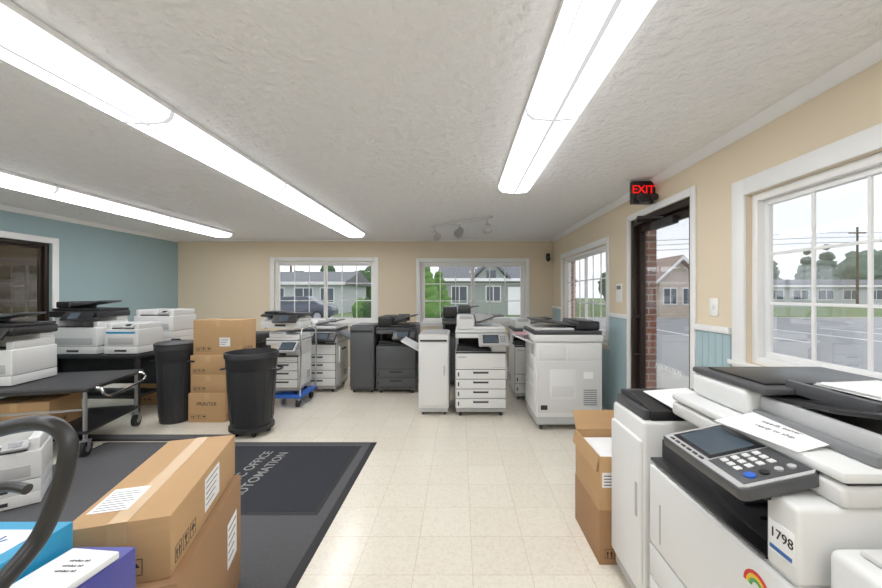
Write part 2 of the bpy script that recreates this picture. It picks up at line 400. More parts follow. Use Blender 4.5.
# ------------------------------------------------------------------ machines
def copier(name, loc, rot=0, w=.58, d=.62, zc=.70, zs=.86, nd=2, dh=.13, body=WHITE, ac=LGREY, dark=CAV, adf=True, panel=True, adfc=None, tray=True, base=.10, ah=.12, topdark=False):
    b = B(); adfc = adfc or body
    hw = w/2
    for sx in (-hw+.06, hw-.06):
        for sy in (.07, d-.07):
            b.cyl((sx-.014, sy, .025), (sx+.014, sy, .025), .025, BLACK, seg=14); b.box(sx-.02, sx+.02, sy-.02, sy+.02, .04, .062, GREY, .002)
    b.box(-hw+.01, hw-.01, .02, d-.01, .055, base, ac, .004)
    b.box(-hw, hw, .015, d, base, zc, body, .010)
    z = base+.005
    b.box(-hw+.005, hw-.005, .004, .02, base, zc-.01, dark, .0)
    for i in range(nd):
        b.box(-hw+.008, hw-.008, -.006, .03, z, z+dh-.008, body, .004)
        b.box(-.09, .09, -.0085, .0, z+dh*.55, z+dh*.8, dark, .002)
        b.box(-.085, .085, -.0095, -.0, z+dh*.72, z+dh*.8, ac, .002)
        b.box(-hw+.03, -hw+.045, -.008, .0, z+.03, z+.08, dark, .001)
        z += dh
    b.box(-hw+.008, hw-.008, -.008, .03, z, zc-.012, body, .006)
    b.box(-hw+.03, -hw+.13, -.0095, -.0, zc-.06, zc-.045, ac, .001)
    b.box(hw-.16, hw-.012, -.0095, 0, z+.02, z+.024, ac, .001)
    b.box(-hw+.004, hw-.004, .004, .05, zc-.012, zc+.004, dark, .002)
    # output cavity
    b.box(hw-.17, hw, .03, d, zc, zs, body, .008)
    b.box(-hw, hw-.17, d-.14, d, zc, zs, body, .006)
    b.box(-hw+.01, hw-.17, .09, d-.14, zc, zc+.012, dark, .003)
    b.prism([(-hw+.02, zc+.012), (-hw+.02, zc+.06), (-hw+.12, zc+.055), (hw-.18, zc+.015), (hw-.18, zc+.012)], 'y', .10, d-.15, dark)
    b.box(-hw+.01, hw-.172, d-.143, d-.14, zc+.01, zs-.005, dark, .0)
    b.box(-hw, -hw+.035, .3, d, zc, zs, body, .004)
    # scanner
    b.box(-hw, hw, .01, d, zs, zs+.055, body, .010)
    b.box(-hw+.005, hw-.005, .015, d-.005, zs+.055, zs+.062, dark, .001)
    b.box(-hw, hw, .01, d, zs+.062, zs+.09, DGREY if topdark else body, .008)
    zt = zs+.09
    if panel:
        m = T(.02, .0, zs+.035) @ RX(38)
        b.box(-.05, hw+.0, -.17, .0, -.02, .022, ac if not topdark else BLACK, .008, mx=m)
        b.box(.0, .18, -.155, -.02, .0215, .0245, SCREEN2, .001, mx=m)
        b.box(.01, .17, -.145, -.03, .0245, .0255, SCREEN, 0, mx=m)
        for i in range(3):
            for j in range(4): b.box(.20+i*.022, .215+i*.022, -.14+j*.028, -.124+j*.028, .022, .026, GREY, .001, mx=m)
    if adf:
        b.box(-hw+.015, -hw+.23, .05, d-.03, zt+.002, zt+ah, adfc, .022, seg=3)
        b.box(-hw+.05, -hw+.2, .045, .2, zt+ah-.03, zt+ah+.001, ac, .003)
        b.box(-hw+.21, hw-.01, .04, d-.03, zt+.002, zt+.04, adfc, .012)
        b.prism([(-hw+.2, zt+.055), (-hw+.2, zt+.07), (hw-.12, zt+ah+.005), (hw-.02, zt+ah+.015), (hw-.02, zt+ah-.0), (hw-.12, zt+ah-.012)], 'y', .10, d-.10, DGREY, .003)
        b.box(-hw+.25, hw-.15, .13, .145, zt+.07, zt+ah+.015, ac, .002); b.box(-hw+.25, hw-.15, d-.16, d-.145, zt+.07, zt+ah+.015, ac, .002)
    else:
        b.box(-hw+.01, hw-.01, .03, d-.01, zt+.001, zt+.03, DGREY, .010)
    if tray:
        b.box(hw, hw+.025, .12, d-.12, .42, .66, body, .008); b.box(hw+.024, hw+.029, .2, d-.2, .6, .63, dark, .002)
    for side in (-1, 1):
        for k in range(5):
            b.box(side*hw-.0015, side*hw+.0015, d*.62, d*.85, base+.08+k*.02, base+.088+k*.02, dark, 0)
    # rear panel details
    b.box(-hw+.03, hw-.03, d, d+.006, base+.06, zc-.05, body, .004)
    for k in range(7): b.box(-hw+.07, -hw+.22, d+.005, d+.0075, base+.12+k*.022, base+.13+k*.022, dark, 0)
    b.box(hw-.2, hw-.08, d+.005, d+.008, base+.1, base+.16, ac, .001)
    b.box(.0, .12, d+.005, d+.0075, zc-.25, zc-.17, PAPER, 0)
    return b.done(name, loc, rot)

def finisher(name, loc, rot=0, w=.36, d=.6, h=.97, body=WHITE, ac=LGREY, dark=CAV, trays=2):
    b = B(); hw = w/2
    for sx in (-hw+.05, hw-.05):
        for sy in (.07, d-.07): b.cyl((sx-.012, sy, .022), (sx+.012, sy, .022), .022, BLACK, seg=12)
    b.box(-hw+.01, hw-.01, .02, d-.01, .04, .09, ac, .004)
    b.box(-hw, hw, .012, d, .085, h, body, .012)
    b.box(-hw+.01, hw-.01, -.004, .03, .12, h-.10, body, .008)
    b.box(hw-.06, hw-.045, -.008, 0, h*.5, h*.62, ac, .003)
    b.box(-hw+.02, hw-.02, -.002, .012, h-.08, h-.06, dark, .002)
    b.box(-hw+.02, hw-.02, .05, d-.05, h-.001, h+.012, ac, .005)
    b.box(-hw-.003, -hw+.01, .05, d-.05, h*.35, h*.93, dark, .002)
    for k in range(trays):
        z = h*.80+k*.22
        b.prism([(-hw-.002, z), (-hw-.002, z-.02), (-hw-.22, z+.1), (-hw-.22, z+.118)], 'y', .08, d-.1, body if k == 0 else ac, .004)
    return b.done(name, loc, rot)

def desk_printer(name, loc, rot=0, w=.44, d=.42, h=.36, body=WHITE, mfp=False, dark=CAV, ac=LGREY, trays=1, topdark=False, front_strip=None, logo=False):
    b = B(); hw = w/2
    for sx in (-hw+.04, hw-.04):
        for sy in (.05, d-.05): b.box(sx-.015, sx+.015, sy-.015, sy+.015, 0, .012, BLACK, .002)
    hb = h*(.62 if mfp else 1.0); th = .085
    b.box(-hw+.006, hw-.006, .006, d-.004, .01, .01+trays*th, GREY, 0)
    for k in range(trays):
        b.box(-hw+.003, hw-.003, 0.0, d, .01+k*th, .01+(k+1)*th-.003, body, .002)
        b.box(-.07, .07, -.003, .01, .03+k*th, .055+k*th, dark, .002)
    z = .01+trays*th
    b.box(-hw, hw, .005, d, z, hb*.82, body, .010, seg=3)
    b.box(-hw+.05, hw-.05, .0, .02, z+.02, min(z+.10, hb*.75), ac, .004)
    if front_strip: b.box(-hw+.03, hw-.03, .0, .012, hb*.68, hb*.74, front_strip, .002)
    if logo: b.cyl((0, .004, z+.06), (0, -.002, z+.06), .03, GREY, seg=28)
    b.box(-hw+.01, -hw+.07, .03, d-.01, hb*.8, hb, body, .010); b.box(hw-.07, hw-.01, .03, d-.01, hb*.8, hb, body, .010)
    b.box(-hw+.07, hw-.07, d-.12, d-.01, hb*.8, hb, body, .010)
    b.prism([(.03, hb*.80), (.03, hb*.86), (.16, hb*.84), (d-.12, hb*.805), (d-.12, hb*.80)], 'x', -hw+.072, hw-.072, dark)
    if mfp:
        bk = BLACK if topdark else body
        b.box(-hw+.02, hw-.02, d-.16, d-.01, hb-.01, h*.72, body, .008)
        b.box(-hw+.02, -hw+.08, .04, d-.01, hb-.01, h*.72, body, .008)
        b.box(-hw-.01, hw+.01, -.0, d, h*.70, h*.82, bk, .014)
        b.box(-hw, hw, .03, d-.01, h*.822, h*.87, BLACK if topdark else ac, .008)
        b.box(-hw+.01, -hw+.18, .06, d-.03, h*.87, h, bk, .02, seg=3)
        b.prism([(-hw+.16, h*.90), (-hw+.16, h*.93), (hw-.04, h*1.02), (hw-.04, h*.99)], 'y', .09, d-.07, DGREY, .003)
        m = T(0, .01, h*.80) @ RX(50)
        b.box(-.08, hw-.02, -.12, 0, -.012, .012, BLACK, .006, mx=m); b.box(.0, .12, -.105, -.02, .012, .014, SCREEN, 0, mx=m)
    else:
        m = T(hw-.12, .03, hb*.93) @ RX(25)
        b.box(-.06, .06, -.05, .03, -.01, .01, ac, .004, mx=m); b.box(-.03, .03, -.03, .015, .01, .012, SCREEN2, 0, mx=m)
    return b.done(name, loc, rot)

# back row
copier('multifunction_copier', (-2.10, 5.45, 0), 0, w=.56, zc=.72, zs=.84, nd=4, dh=.115, ah=.11, topdark=True)
copier('multifunction_copier', (-.93, 5.40, 0), 0, w=.58, zc=.70, zs=.87, nd=2, body=CHAR, ac=DGREY, dark=BLACK, adfc=BLACK, ah=.16, topdark=True)
finisher('copier_finisher', (-1.43, 5.42, 0), 0, w=.36, h=.98, body=CHAR, ac=DGREY, dark=BLACK, trays=1)
copier('multifunction_copier', (.02, 5.75, 0), 0, w=.60, zc=.78, zs=.98, nd=2, body=CHAR, ac=DGREY, dark=BLACK, adfc=BLACK, ah=.18, topdark=True)
finisher('copier_finisher', (-.315, 4.42, 0), 0, w=.36, h=.965, trays=1)
copier('multifunction_copier', (.245, 4.38, 0), 0, w=.60, zc=.76, zs=.93, nd=4, dh=.115, ah=.16)
copier('multifunction_copier', (1.02, 5.05, 0), 0, w=.56, zc=.74, zs=.88, nd=2, ah=.13, topdark=True)

# large copier turned with its rear to the room
b = B()
x0, x1, ya, yb = .80, 1.50, 3.92, 4.56
for sx in (x0+.07, x1-.07):
    for sy in (ya+.08, yb-.08):
        b.cyl((sx-.015, sy, .03), (sx+.015, sy, .03), .03, BLACK, seg=16); b.box(sx-.025, sx+.025, sy-.025, sy+.025, .05, .075, GREY, .002)
b.box(x0+.01, x1-.01, ya+.01, yb-.01, .07, .16, LGREY, .006)
b.box(x0, x1, ya, yb, .15, .94, WHITE, .012)
b.box(x0+.02, x1-.02, ya-.008, ya+.01, .20, .74, WHITE2, .006)
b.box(x0+.03, x0+.30, ya-.012, ya, .76, .92, WHITE, .006)
b.box(x0+.34, x1-.03, ya-.012, ya, .76, .92, WHITE, .006)
b.box(x0+.14, x0+.42, ya-.016, ya-.004, .34, .66, WHITE, .005)
b.box(x0+.17, x0+.39, ya-.019, ya-.012, .37, .48, WHITE2, .003)
for k in range(8): b.box(x1-.2, x1-.06, ya-.011, ya-.007, .28+k*.022, .29+k*.022, GREY, 0)
b.box(x1-.2, x1-.1, ya-.011, ya-.007, .56, .63, PAPER, 0)
b.box(x0+.05, x0+.12, ya-.011, ya-.007, .23, .28, BLACK, .002)
for zz in (.30, .46, .62): b.box(x0-.006, x0+.01, ya+.08, yb-.08, zz, zz+.14, WHITE2, .005)
for k in range(6): b.box(x0-.002, x0+.002, ya+.1, ya+.25, .80+k*.02, .808+k*.02, DGREY, 0)
b.box(x0-.03, x1+.01, ya-.01, yb+.01, .945, 1.02, WHITE, .012)
b.box(x0-.02, x1, ya, yb, 1.02, 1.03, BLACK, .002)
b.box(x0-.02, x1, ya, yb, 1.03, 1.06, DGREY, .008)
b.box(x1-.26, x1-.01, ya+.03, yb-.03, 1.06, 1.16, BLACK, .022, seg=3)
b.prism([(x1-.24, 1.10), (x1-.24, 1.115), (x0+.10, 1.16), (x0+.02, 1.17), (x0+.02, 1.15), (x0+.10, 1.14)], 'y', ya+.08, yb-.08, DGREY, .003)
b.box(x0+.0, x0+.42, ya+.05, yb-.05, 1.062, 1.085, WHITE, .006)
b.prism([(x0-.001, .90), (x0-.20, .985), (x0-.20, 1.0), (x0-.001, .93)], 'y', ya+.15, yb-.1, WHITE, .004)
b.box(x0-.17, x0-.02, ya+.2, yb-.14, 1.0, 1.002, PINK, 0, mx=T(0, 0, 0))
b.done('multifunction_copier')

# dolly stack
b = B()
b.box(-2.52, -2.02, 4.72, 5.28, .12, .15, CBLUE, .01)
for sx in (-2.46, -2.08):
    for sy in (4.78, 5.2):
        b.cyl((sx-.015, sy, .05), (sx+.015, sy, .05), .05, RUBTIRE); b.box(sx-.02, sx+.02, sy-.025, sy+.025, .08, .12, STEEL, .003)
b.tube([(-2.04, 4.74, .15), (-2.03, 4.74, .6), (-2.03, 4.76, .95), (-2.03, 4.85, 1.0), (-2.03, 5.12, 1.0), (-2.03, 5.24, .95), (-2.03, 5.25, .6), (-2.04, 5.25, .15)], .011, CHROME)
b.done('platform_dolly')
copier('multifunction_copier', (-2.29, 4.78, .151), 0, w=.42, d=.44, zc=.50, zs=.64, nd=3, dh=.11, ah=.08, tray=False, base=.09)
desk_printer('desktop_printer', (-2.32, 4.80, .151+.851), 0, w=.50, d=.38, h=.22, mfp=True, topdark=True, trays=1)
b = B(); b.box(-2.93, -2.66, 4.95, 5.25, .0, .80, BLACK, .02); b.box(-2.95, -2.64, 4.93, 5.27, .80, .93, DGREY, .03, seg=3); b.box(-2.88, -2.74, 4.97, 5.03, .93, .935, SCREEN2, 0); b.done('paper_shredder')

# ------------------------------------------------------------------ cartons
def icons(b, mxf, mat=INK, s=.05):
    def fr(x): 
        for (a0, a1, c0, c1) in [(x, x+s, 0, .002), (x, x+s, s, s+.002), (x, x+.002, 0, s), (x+s-.002, x+s, 0, s)]: b.box(a0, a1, -.0006, .0004, c0, c1, mat, 0, mx=mxf)
    def P(pts): b.prism(pts, 'y', -.0006, .0004, mat, 0, mxf)
    fr(0)
    for o in (.3, .7):
        P([(s*(o-.06), s*.15), (s*(o+.06), s*.15), (s*(o+.06), s*.55), (s*(o-.06), s*.55)]); P([(s*(o-.15), s*.55), (s*(o+.15), s*.55), (s*o, s*.85)])
    x = s*1.25; fr(x)
    P([(x+s*.25, s*.85), (x+s*.75, s*.85), (x+s*.6, s*.5), (x+s*.4, s*.5)]); P([(x+s*.46, s*.2), (x+s*.54, s*.2), (x+s*.54, s*.5), (x+s*.46, s*.5)]); P([(x+s*.3, s*.14), (x+s*.7, s*.14), (x+s*.7, s*.2), (x+s*.3, s*.2)])
    x = s*2.5; fr(x)
    P([(x+s*.15, s*.5), (x+s*.85, s*.5), (x+s*.7, s*.75), (x+s*.5, s*.85), (x+s*.3, s*.75)]); P([(x+s*.46, s*.15), (x+s*.54, s*.15), (x+s*.54, s*.5), (x+s*.46, s*.5)])

def carton(name, loc, rot, w, d, h, mat=CARD, ic=.05, label=None, txt=None, open_=False, toplabel=False, tapey=True, side=None, icr=True):
    b = B(); hw = w/2
    if open_:
        t = .006
        b.box(-hw, hw, 0, d, 0, t, mat, 0)
        b.box(-hw, hw, 0, t, t, h, mat, .001); b.box(-hw, hw, d-t, d, t, h, mat, .001)
        b.box(-hw, -hw+t, t, d-t, t, h, mat, .001); b.box(hw-t, hw, t, d-t, t, h, mat, .001)
        b.box(0, w*.28, 0, d, 0, t*.7, mat, .0, mx=T(hw-.002, 0, h) @ RY(-50))
        b.box(-hw, hw, 0, w*.3, 0, t*.7, mat, .0, mx=T(0, d-t, h) @ RX(60))
        b.box(-w*.2, 0, 0, d, 0, t*.7, mat, .0, mx=T(-hw+.0, 0, h+.001) @ RY(-80))
        b.box(-hw+.02, hw-.04, .02, d-.03, h*.80, h*.86, PAPER, .003)
        b.box(-hw+.03, hw-.12, .04, d-.1, h*.87, h*.93, PAPER, .003, mx=RZ(2))
    else:
        b.box(-hw, hw, 0, d, 0, h, mat, .004)
        b.box(-.0012, .0012, -.0003, d+.0003, h-.002, h+.0004, INK, 0)
        if tapey:
            b.box(-.026, .026, -.0008, d+.0008, h-.001, h+.0012, TAPE, 0); b.box(-.026, .026, -.0010, .0005, h-.07, h+.001, TAPE, 0)
            b.box(-.026, .026, d-.0005, d+.0010, h-.07, h+.001, TAPE, 0)
    if ic:
        icons(b, T(-hw+.03, -.0004, h*.08+.01), s=ic)
        if icr: icons(b, T(hw+.0004, .03, h*.08+.01) @ RZ(90), s=ic)
    if label:
        lx, lz, lw, lh = label
        b.box(lx, lx+lw, -.0015, 0, lz, lz+lh, PAPER, 0)
        for k in range(4): b.box(lx+.01, lx+lw*(.9-.12*k), -.002, -.001, lz+lh-.02-k*lh*.2, lz+lh-.015-k*lh*.2, INK, 0)
    if side:
        sy, sz, sw_, sh = side
        b.box(hw, hw+.0015, sy, sy+sw_, sz, sz+sh, PAPER, 0)
        for k in range(5): b.box(hw+.001, hw+.002, sy+.01, sy+sw_*(.9-.07*k), sz+sh*(.85-.17*k), sz+sh*(.88-.17*k), INK, 0)
    if toplabel:
        b.box(-hw+.02, -hw+.13, .08, .24, h+.0012, h+.002, PAPER, 0)
        for k in range(8): b.box(-hw+.03, -hw+.12-.01*(k % 3), .09+k*.017, .094+k*.017, h+.0018, h+.0025, GREY, 0)
    if txt: b.text(txt, h*.18, INK, T(0, -.0008, h*.62) @ RX(90), ext=.0004)
    return b.done(name, loc, rot)

# stack behind the bins
carton('cardboard_box', (-2.86, 4.20, .0), 0, .42, .34, .33, txt='PRINTER')
carton('cardboard_box', (-2.85, 4.21, .331), 0, .40, .32, .20, ic=.04)
carton('cardboard_box', (-2.86, 4.22, .532), 0, .40, .32, .22, ic=.04, mat=CARD)
carton('cardboard_box', (-2.76, 4.24, .753), 0, .56, .28, .40, label=(.02, .1, .12, .1))
carton('cardboard_box', (-3.98, 4.86, .0), 0, .52, .5, .42)
carton('cardboard_box', (-3.98, 4.87, .421), 0, .50, .48, .36)
carton('cardboard_box', (-3.55, 4.88, .0), 0, .30, .3, .78)
desk_printer('desktop_printer', (-4.03, 4.88, .783), 0, w=.52, d=.44, h=.46, mfp=False, trays=2)

# bins
def bin_(name, loc, r, h, lid=False, dolly=False):
    b = B(); z = 0
    if dolly:
        for a in range(5):
            t = a*2*math.pi/5+.3; cx, cy = r*.62*math.cos(t), r*.62*math.sin(t)
            b.cyl((cx-.012, cy, .03), (cx+.012, cy, .03), .03, RUBTIRE, seg=14)
        b.lathe([(r*.80, .055), (r*.84, .06), (r*.84, .095), (r*.80, .10)], (0, 0, 0), RUB); z = .09
    b.lathe([(r*.72, z), (r*.76, z+.01), (r*.78, z+.04), (r*.90, h*.78), (r*.905, h*.80), (r*.93, h*.81), (r*.95, h-.06), (r*.955, h-.055), (r, h-.05), (r, h-.01), (r*.98, h), (r*.93, h), (r*.90, h-.05), (r*.72, z+.06)], (0, 0, 0), RUB, 44)
    for k in range(12):
        a = k*math.pi/6; ca, sa = math.cos(a), math.sin(a)
        b.tube([(r*.785*ca, r*.785*sa, z+.06), (r*.895*ca, r*.895*sa, h*.77)], .006, RUB, seg=6, smooth=False)
    for s_ in (-1, 1):
        b.tube([(s_*r*.93, -.07, h*.80), (s_*(r+.035), -.06, h*.79), (s_*(r+.045), 0, h*.785), (s_*(r+.035), .06, h*.79), (s_*r*.93, .07, h*.80)], .011, RUB, seg=8)
    if lid:
        b.lathe([(r*.96, h-.002), (r*1.02, h), (r*1.02, h+.02), (r*.9, h+.035), (r*.3, h+.05), (r*.1, h+.05)], (0, 0, 0), RUB, 44)
        b.box(-.05, .05, -.015, .015, h+.048, h+.07, RUB, .008)
    return b.done(name, loc)
bin_('trash_can', (-3.26, 4.27, 0), .20, .87, lid=True)
bin_('trash_can', (-2.18, 3.90, 0), .255, .85, dolly=True)

# floor mats
b = B()
def matrect(b, x0, x1, y0, y1, z0, z1, mt, ed, ew=.045):
    b.prism([(x0, z0), (x0+ew, z1), (x1-ew, z1), (x1, z0)], 'y', y0+ew, y1-ew, ed)
    b.prism([(y0, z0), (y0+ew, z1), (y0+ew+.001, z0)], 'x', x0, x1, ed); b.prism([(y1, z0), (y1-ew, z1), (y1-ew-.001, z0)], 'x', x0, x1, ed)
    b.box(x0+ew, x1-ew, y0+ew, y1-ew, z0, z1+.0015, mt, 0)
matrect(b, -3.45, -.81, .35, 3.64, .0005, .008, MATG, MATE, .05)
b.done('entrance_mat')
b = B(); zz = .0105
matrect(b, -2.34, -.93, 2.42, 3.53, zz, zz+.006, MATN, MATE, .03)
mt = T(-1.66, 2.98, zz+.0080) @ RZ(90)
b.text('PACIFIC OFFICE', .115, MATT, mt @ T(0, .07, 0), ext=.0004, bold=.0004)
b.text('AUTOMATION', .115, MATT, mt @ T(.0, -.075, 0), ext=.0004, bold=.0004)
b.done('logo_mat')
b = B(); matrect(b, -5.1, -2.30, 3.66, 3.84, .0005, .008, MATG, MATE, .03); b.done('runner_mat')

# boxes stacked on the right, upper one open
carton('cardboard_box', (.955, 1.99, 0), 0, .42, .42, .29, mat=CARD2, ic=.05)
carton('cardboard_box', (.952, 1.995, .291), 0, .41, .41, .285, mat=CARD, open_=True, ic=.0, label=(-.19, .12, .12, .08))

# ------------------------------------------------------------------ equipment cart on the left
b = B(); cl, cd, ch = 1.45, .88, .61
b.box(-cl, 0, 0, cd, ch-.035, ch, BLACK, .006); b.box(-cl+.03, -.03, .03, cd-.03, ch, ch+.003, CAV, 0)
b.box(-cl+.02, -.02, .02, cd-.02, .20, .225, BLACK, .005)
for sx in (-cl+.05, -cl*.5, -.05):
    for sy in (.05, cd-.05):
        b.cyl((sx, sy, .13), (sx, sy, ch-.03), .016, STEEL)
        if sx != -cl*.5:
            b.cyl((sx-.02, sy, .065), (sx+.02, sy, .065), .065, RUBTIRE, seg=24); b.cyl((sx-.024, sy, .065), (sx+.024, sy, .065), .028, STEEL)
            b.box(sx-.034, sx-.026, sy-.02, sy+.02, .06, .14, STEEL, .002); b.box(sx+.026, sx+.034, sy-.02, sy+.02, .06, .14, STEEL, .002); b.box(sx-.034, sx+.034, sy-.03, sy+.03, .13, .145, STEEL, .003)
b.tube([(-.02, .1, ch-.02), (.04, .1, ch-.03), (.06, .12, ch-.09), (.06, .3, ch-.12), (.06, cd-.14, ch-.09), (.04, cd-.1, ch-.03), (-.02, cd-.1, ch-.02)], .012, CHROME)
b.box(-cl+.05, -.05, .045, .055, .4, .42, STEEL, .002)
CR = R(15); CO = Vector((-3.27, 3.27, .0102)); b.done('equipment_cart', CO, CR)
def oncart(lx, ly, z): 
    p = Matrix.Rotation(CR, 3, 'Z') @ Vector((lx, ly, 0)); return (CO.x+p.x, CO.y+p.y, z)
desk_printer('desktop_printer', oncart(-.95, .24, .625), R(10), w=.54, d=.46, h=.64, mfp=True, topdark=True, trays=1)
carton('cardboard_box', oncart(-.60, .12, .237), CR, .50, .4, .26)
# back table with more printers
b = B()
b.box(-5.2, -3.74, 4.32, 4.82, .70, .74, BLACK, .005)
for sx in (-5.15, -3.79):
    for sy in (4.37, 4.77): b.box(sx-.02, sx+.02, sy-.02, sy+.02, 0, .70, BLACK, .003)
b.box(-5.15, -3.79, 4.78, 4.80, .3, .70, CAV, .002); b.box(-5.13, -3.81, 4.36, 4.76, .22, .25, BLACK, .003)
b.done('work_table')
desk_printer('desktop_printer', (-4.52, 4.34, .741), 0, w=.56, d=.44, h=.62, mfp=True, topdark=True, trays=1)
desk_printer('desktop_printer', (-3.98, 4.36, .741), 0, w=.40, d=.38, h=.36, mfp=False, trays=1, front_strip=CYAN)
# printer standing on the mat
desk_printer('desktop_printer', (-3.05, 2.42, .0105), R(40), w=.44, d=.40, h=.45, mfp=False, trays=2, logo=True)

# ------------------------------------------------------------------ left foreground cartons
TH = R(17)
def rot2(px, py, lx, ly): return (px+lx*math.cos(TH)-ly*math.sin(TH), py+lx*math.sin(TH)+ly*math.cos(TH))
lx_, ly_ = rot2(-.89, 1.17, -.20, 0)
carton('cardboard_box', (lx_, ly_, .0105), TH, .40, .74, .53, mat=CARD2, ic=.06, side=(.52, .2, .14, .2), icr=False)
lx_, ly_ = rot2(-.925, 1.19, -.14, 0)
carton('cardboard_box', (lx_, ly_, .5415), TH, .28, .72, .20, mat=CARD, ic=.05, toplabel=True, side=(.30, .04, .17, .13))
# platform cart with looped handle carrying ink and paper cartons
b = B()
b.box(-1.95, -.90, .60, 1.04, .10, .15, BLACK, .01)
for sx in (-1.85, -1.00):
    for sy in (.66, .98):
        b.cyl((sx-.015, sy, .056), (sx+.015, sy, .056), .045, RUBTIRE); b.box(sx-.02, sx+.02, sy-.02, sy+.02, .08, .10, STEEL, .002)
b.tube([(-1.10, .64, .14), (-1.09, .64, .35), (-1.03, .65, .55), (-.95, .66, .76), (-.885, .70, .88), (-.865, .76, .945), (-.846, .78, 1.02), (-.835, .79, 1.09), (-.846, .80, 1.14), (-.89, .80, 1.172), (-.985, .80, 1.160), (-1.10, .79, 1.12), (-1.3, .74, 1.02), (-1.45, .68, .8), (-1.53, .65, .5), (-1.55, .64, .14)], .0165, BLACK, seg=16, sub=8)
b.tube([(-1.25, .78, 1.03), (-1.1, .79, 1.02), (-.98, .80, 1.035), (-.93, .80, 1.03)], .011, BLACK, seg=10)
b.done('platform_cart')
carton('paper_carton', (-1.31, .71, .151), 0, .80, .33, .45, mat=PURP, ic=0, tapey=False)
b = B()
b.box(-1.62, -1.08, .70, 1.04, .602, .815, CYAN, .004); b.box(-1.35, -1.12, .78, 1.0, .815, .8165, PAPER, 0); b.text('ink', .06, PBLUE, T(-1.2, .95, .817))
b.box(-1.0795, -1.079, .72, 1.03, .62, .70, PAPER, 0)
b.done('ink_carton')
b = B()
b.box(-1.07, -.905, .70, 1.04, .602, .745, PURP, .004); b.box(-1.06, -.92, .74, 1.0, .746, .765, PAPER, .004, mx=T(-.99, .87, 0) @ RZ(-6) @ T(.99, -.87, 0))
for k in range(3): b.text('wireless ink', .011, PEN, T(-.975, .955-.018*k, .7655)); 
b.text('A4', .06, PAPER, T(-.9045, .9, .66) @ RZ(90) @ RX(90))
b.done('paper_carton')

# ------------------------------------------------------------------ foreground right copier (front faces -X)
b = B()
X0, X1, Ya, Yb = .82, 1.56, .90, 1.61
for sx in (X0+.08, X1-.08):
    for sy in (Ya+.07, Yb-.07): b.cyl((sx, sy-.015, .03), (sx, sy+.015, .03), .03, BLACK, seg=14)
b.box(X0+.02, X1, Ya+.01, Yb-.01, .04, .10, LGREY, .005)
b.box(X0+.015, X1, Ya, Yb, .10, .735, WHITE, .012)
b.box(X0+.008, X0+.02, Ya+.004, Yb-.004, .10, .72, GREY, 0)
z = .11
for i, hh in enumerate((.14, .14)):
    b.box(X0-.004, X0+.02, Ya+.006, Yb-.006, z, z+hh-.006, WHITE, .004)
    b.box(X0-.006, X0+.01, 1.16, 1.34, z+.075, z+.11, CAV, .003); z += hh
b.box(X0-.006, X0+.02, Ya+.006, Yb-.006, z, .725, WHITE, .012, seg=3)
b.box(X0-.008, X0, Yb-.10, Yb-.09, z+.04, z+.2, LGREY, .001)
for rr, m_ in ((.046, RED), (.036, YEL), (.026, GRN)):
    pts = [(1.02+rr*math.cos(t*math.pi/10), .640+rr*math.sin(t*math.pi/10)) for t in range(11)]+[(1.02+(rr-.009)*math.cos(t*math.pi/10), .640+(rr-.009)*math.sin(t*math.pi/10)) for t in range(10, -1, -1)]
    b.prism(pts, 'x', X0-.0085, X0-.005, m_)
b.box(X0+.0, 1.30, 1.00, Yb-.005, .735, .748, BLACK, .004)
b.prism([(1.02, .748), (1.10, .752), (1.54, .82), (1.60, .825), (1.60, .748)], 'x', X0+.05, 1.28, CAV)
for k in range(6): b.box(X0+.1, 1.25, 1.14+k*.06, 1.146+k*.06, .75, .768+k*.0105, BLACK, 0)
b.box(1.28, X1, Ya, Yb, .735, .93, WHITE, .008); b.box(1.277, 1.281, 1.0, Yb-.01, .75, .925, CAV, 0)
b.box(X0, 1.28, Ya, 1.0, .735, .93, WHITE, .014, seg=3)
b.box(X0-.003, X0+.005, Ya+.012, .985, .78, .86, PAPER, .001)
b.text('1798', .035, INK, T(X0-.004, .945, .83) @ RZ(-90) @ RX(90)); b.box(X0-.0045, X0-.002, .915, .98, .787, .797, PBLUE, 0)
b.box(X0+.06, X1-.06, Ya-.01, Ya+.004, .14, .60, WHITE2, .006)
for k in range(6): b.box(X0+.1, X0+.25, Ya-.013, Ya-.009, .64+k*.014, .646+k*.014, CAV, 0)
# scanner body
b.box(X0+.10, X1+.01, Ya-.01, Yb+.01, .93, .985, WHITE2, .014, seg=3)
b.box(X0+.12, X1, Ya, Yb, .985, .992, BLACK, .001)
b.box(X0+.10, X1+.01, Ya-.01, Yb+.01, .992, 1.02, WHITE, .010)
# document feeder: feed head at the far side, long tray to near side
b.box(1.00, X1, 1.30, Yb, 1.021, 1.115, WHITE, .022, seg=4)
b.box(1.00, X1-.01, 1.22, Yb-.005, 1.116, 1.138, DGREY, .008)
b.box(1.04, X1-.05, 1.27, Yb-.05, 1.138, 1.146, BLACK, .004)
b.box(1.02, X1, Ya+.01, 1.30, 1.021, 1.05, GREY, .006)
b.prism([(1.30, 1.085), (1.30, 1.10), (1.05, 1.125), (.90, 1.155), (.90, 1.14), (1.05, 1.11)], 'x', 1.06, X1-.02, BLACK, .003)
b.box(1.10, 1.12, .98, 1.26, 1.12, 1.16, DGREY, .003); b.box(X1-.08, X1-.06, .98, 1.26, 1.12, 1.16, DGREY, .003)
b.box(1.045, 1.07, .92, 1.3, 1.035, 1.095, LGREY, .008); b.box(X1-.03, X1, .92, 1.3, 1.035, 1.15, LGREY, .008)
for k, (dx, a) in enumerate([(0, 3), (.02, -4), (.01, 8)]):
    b.box(1.16+dx, 1.40+dx, .93, 1.22, 1.155+k*.003, 1.157+k*.003, PAPER, 0, mx=T(1.28, 1.07, 0) @ RZ(a) @ T(-1.28, -1.07, 0))
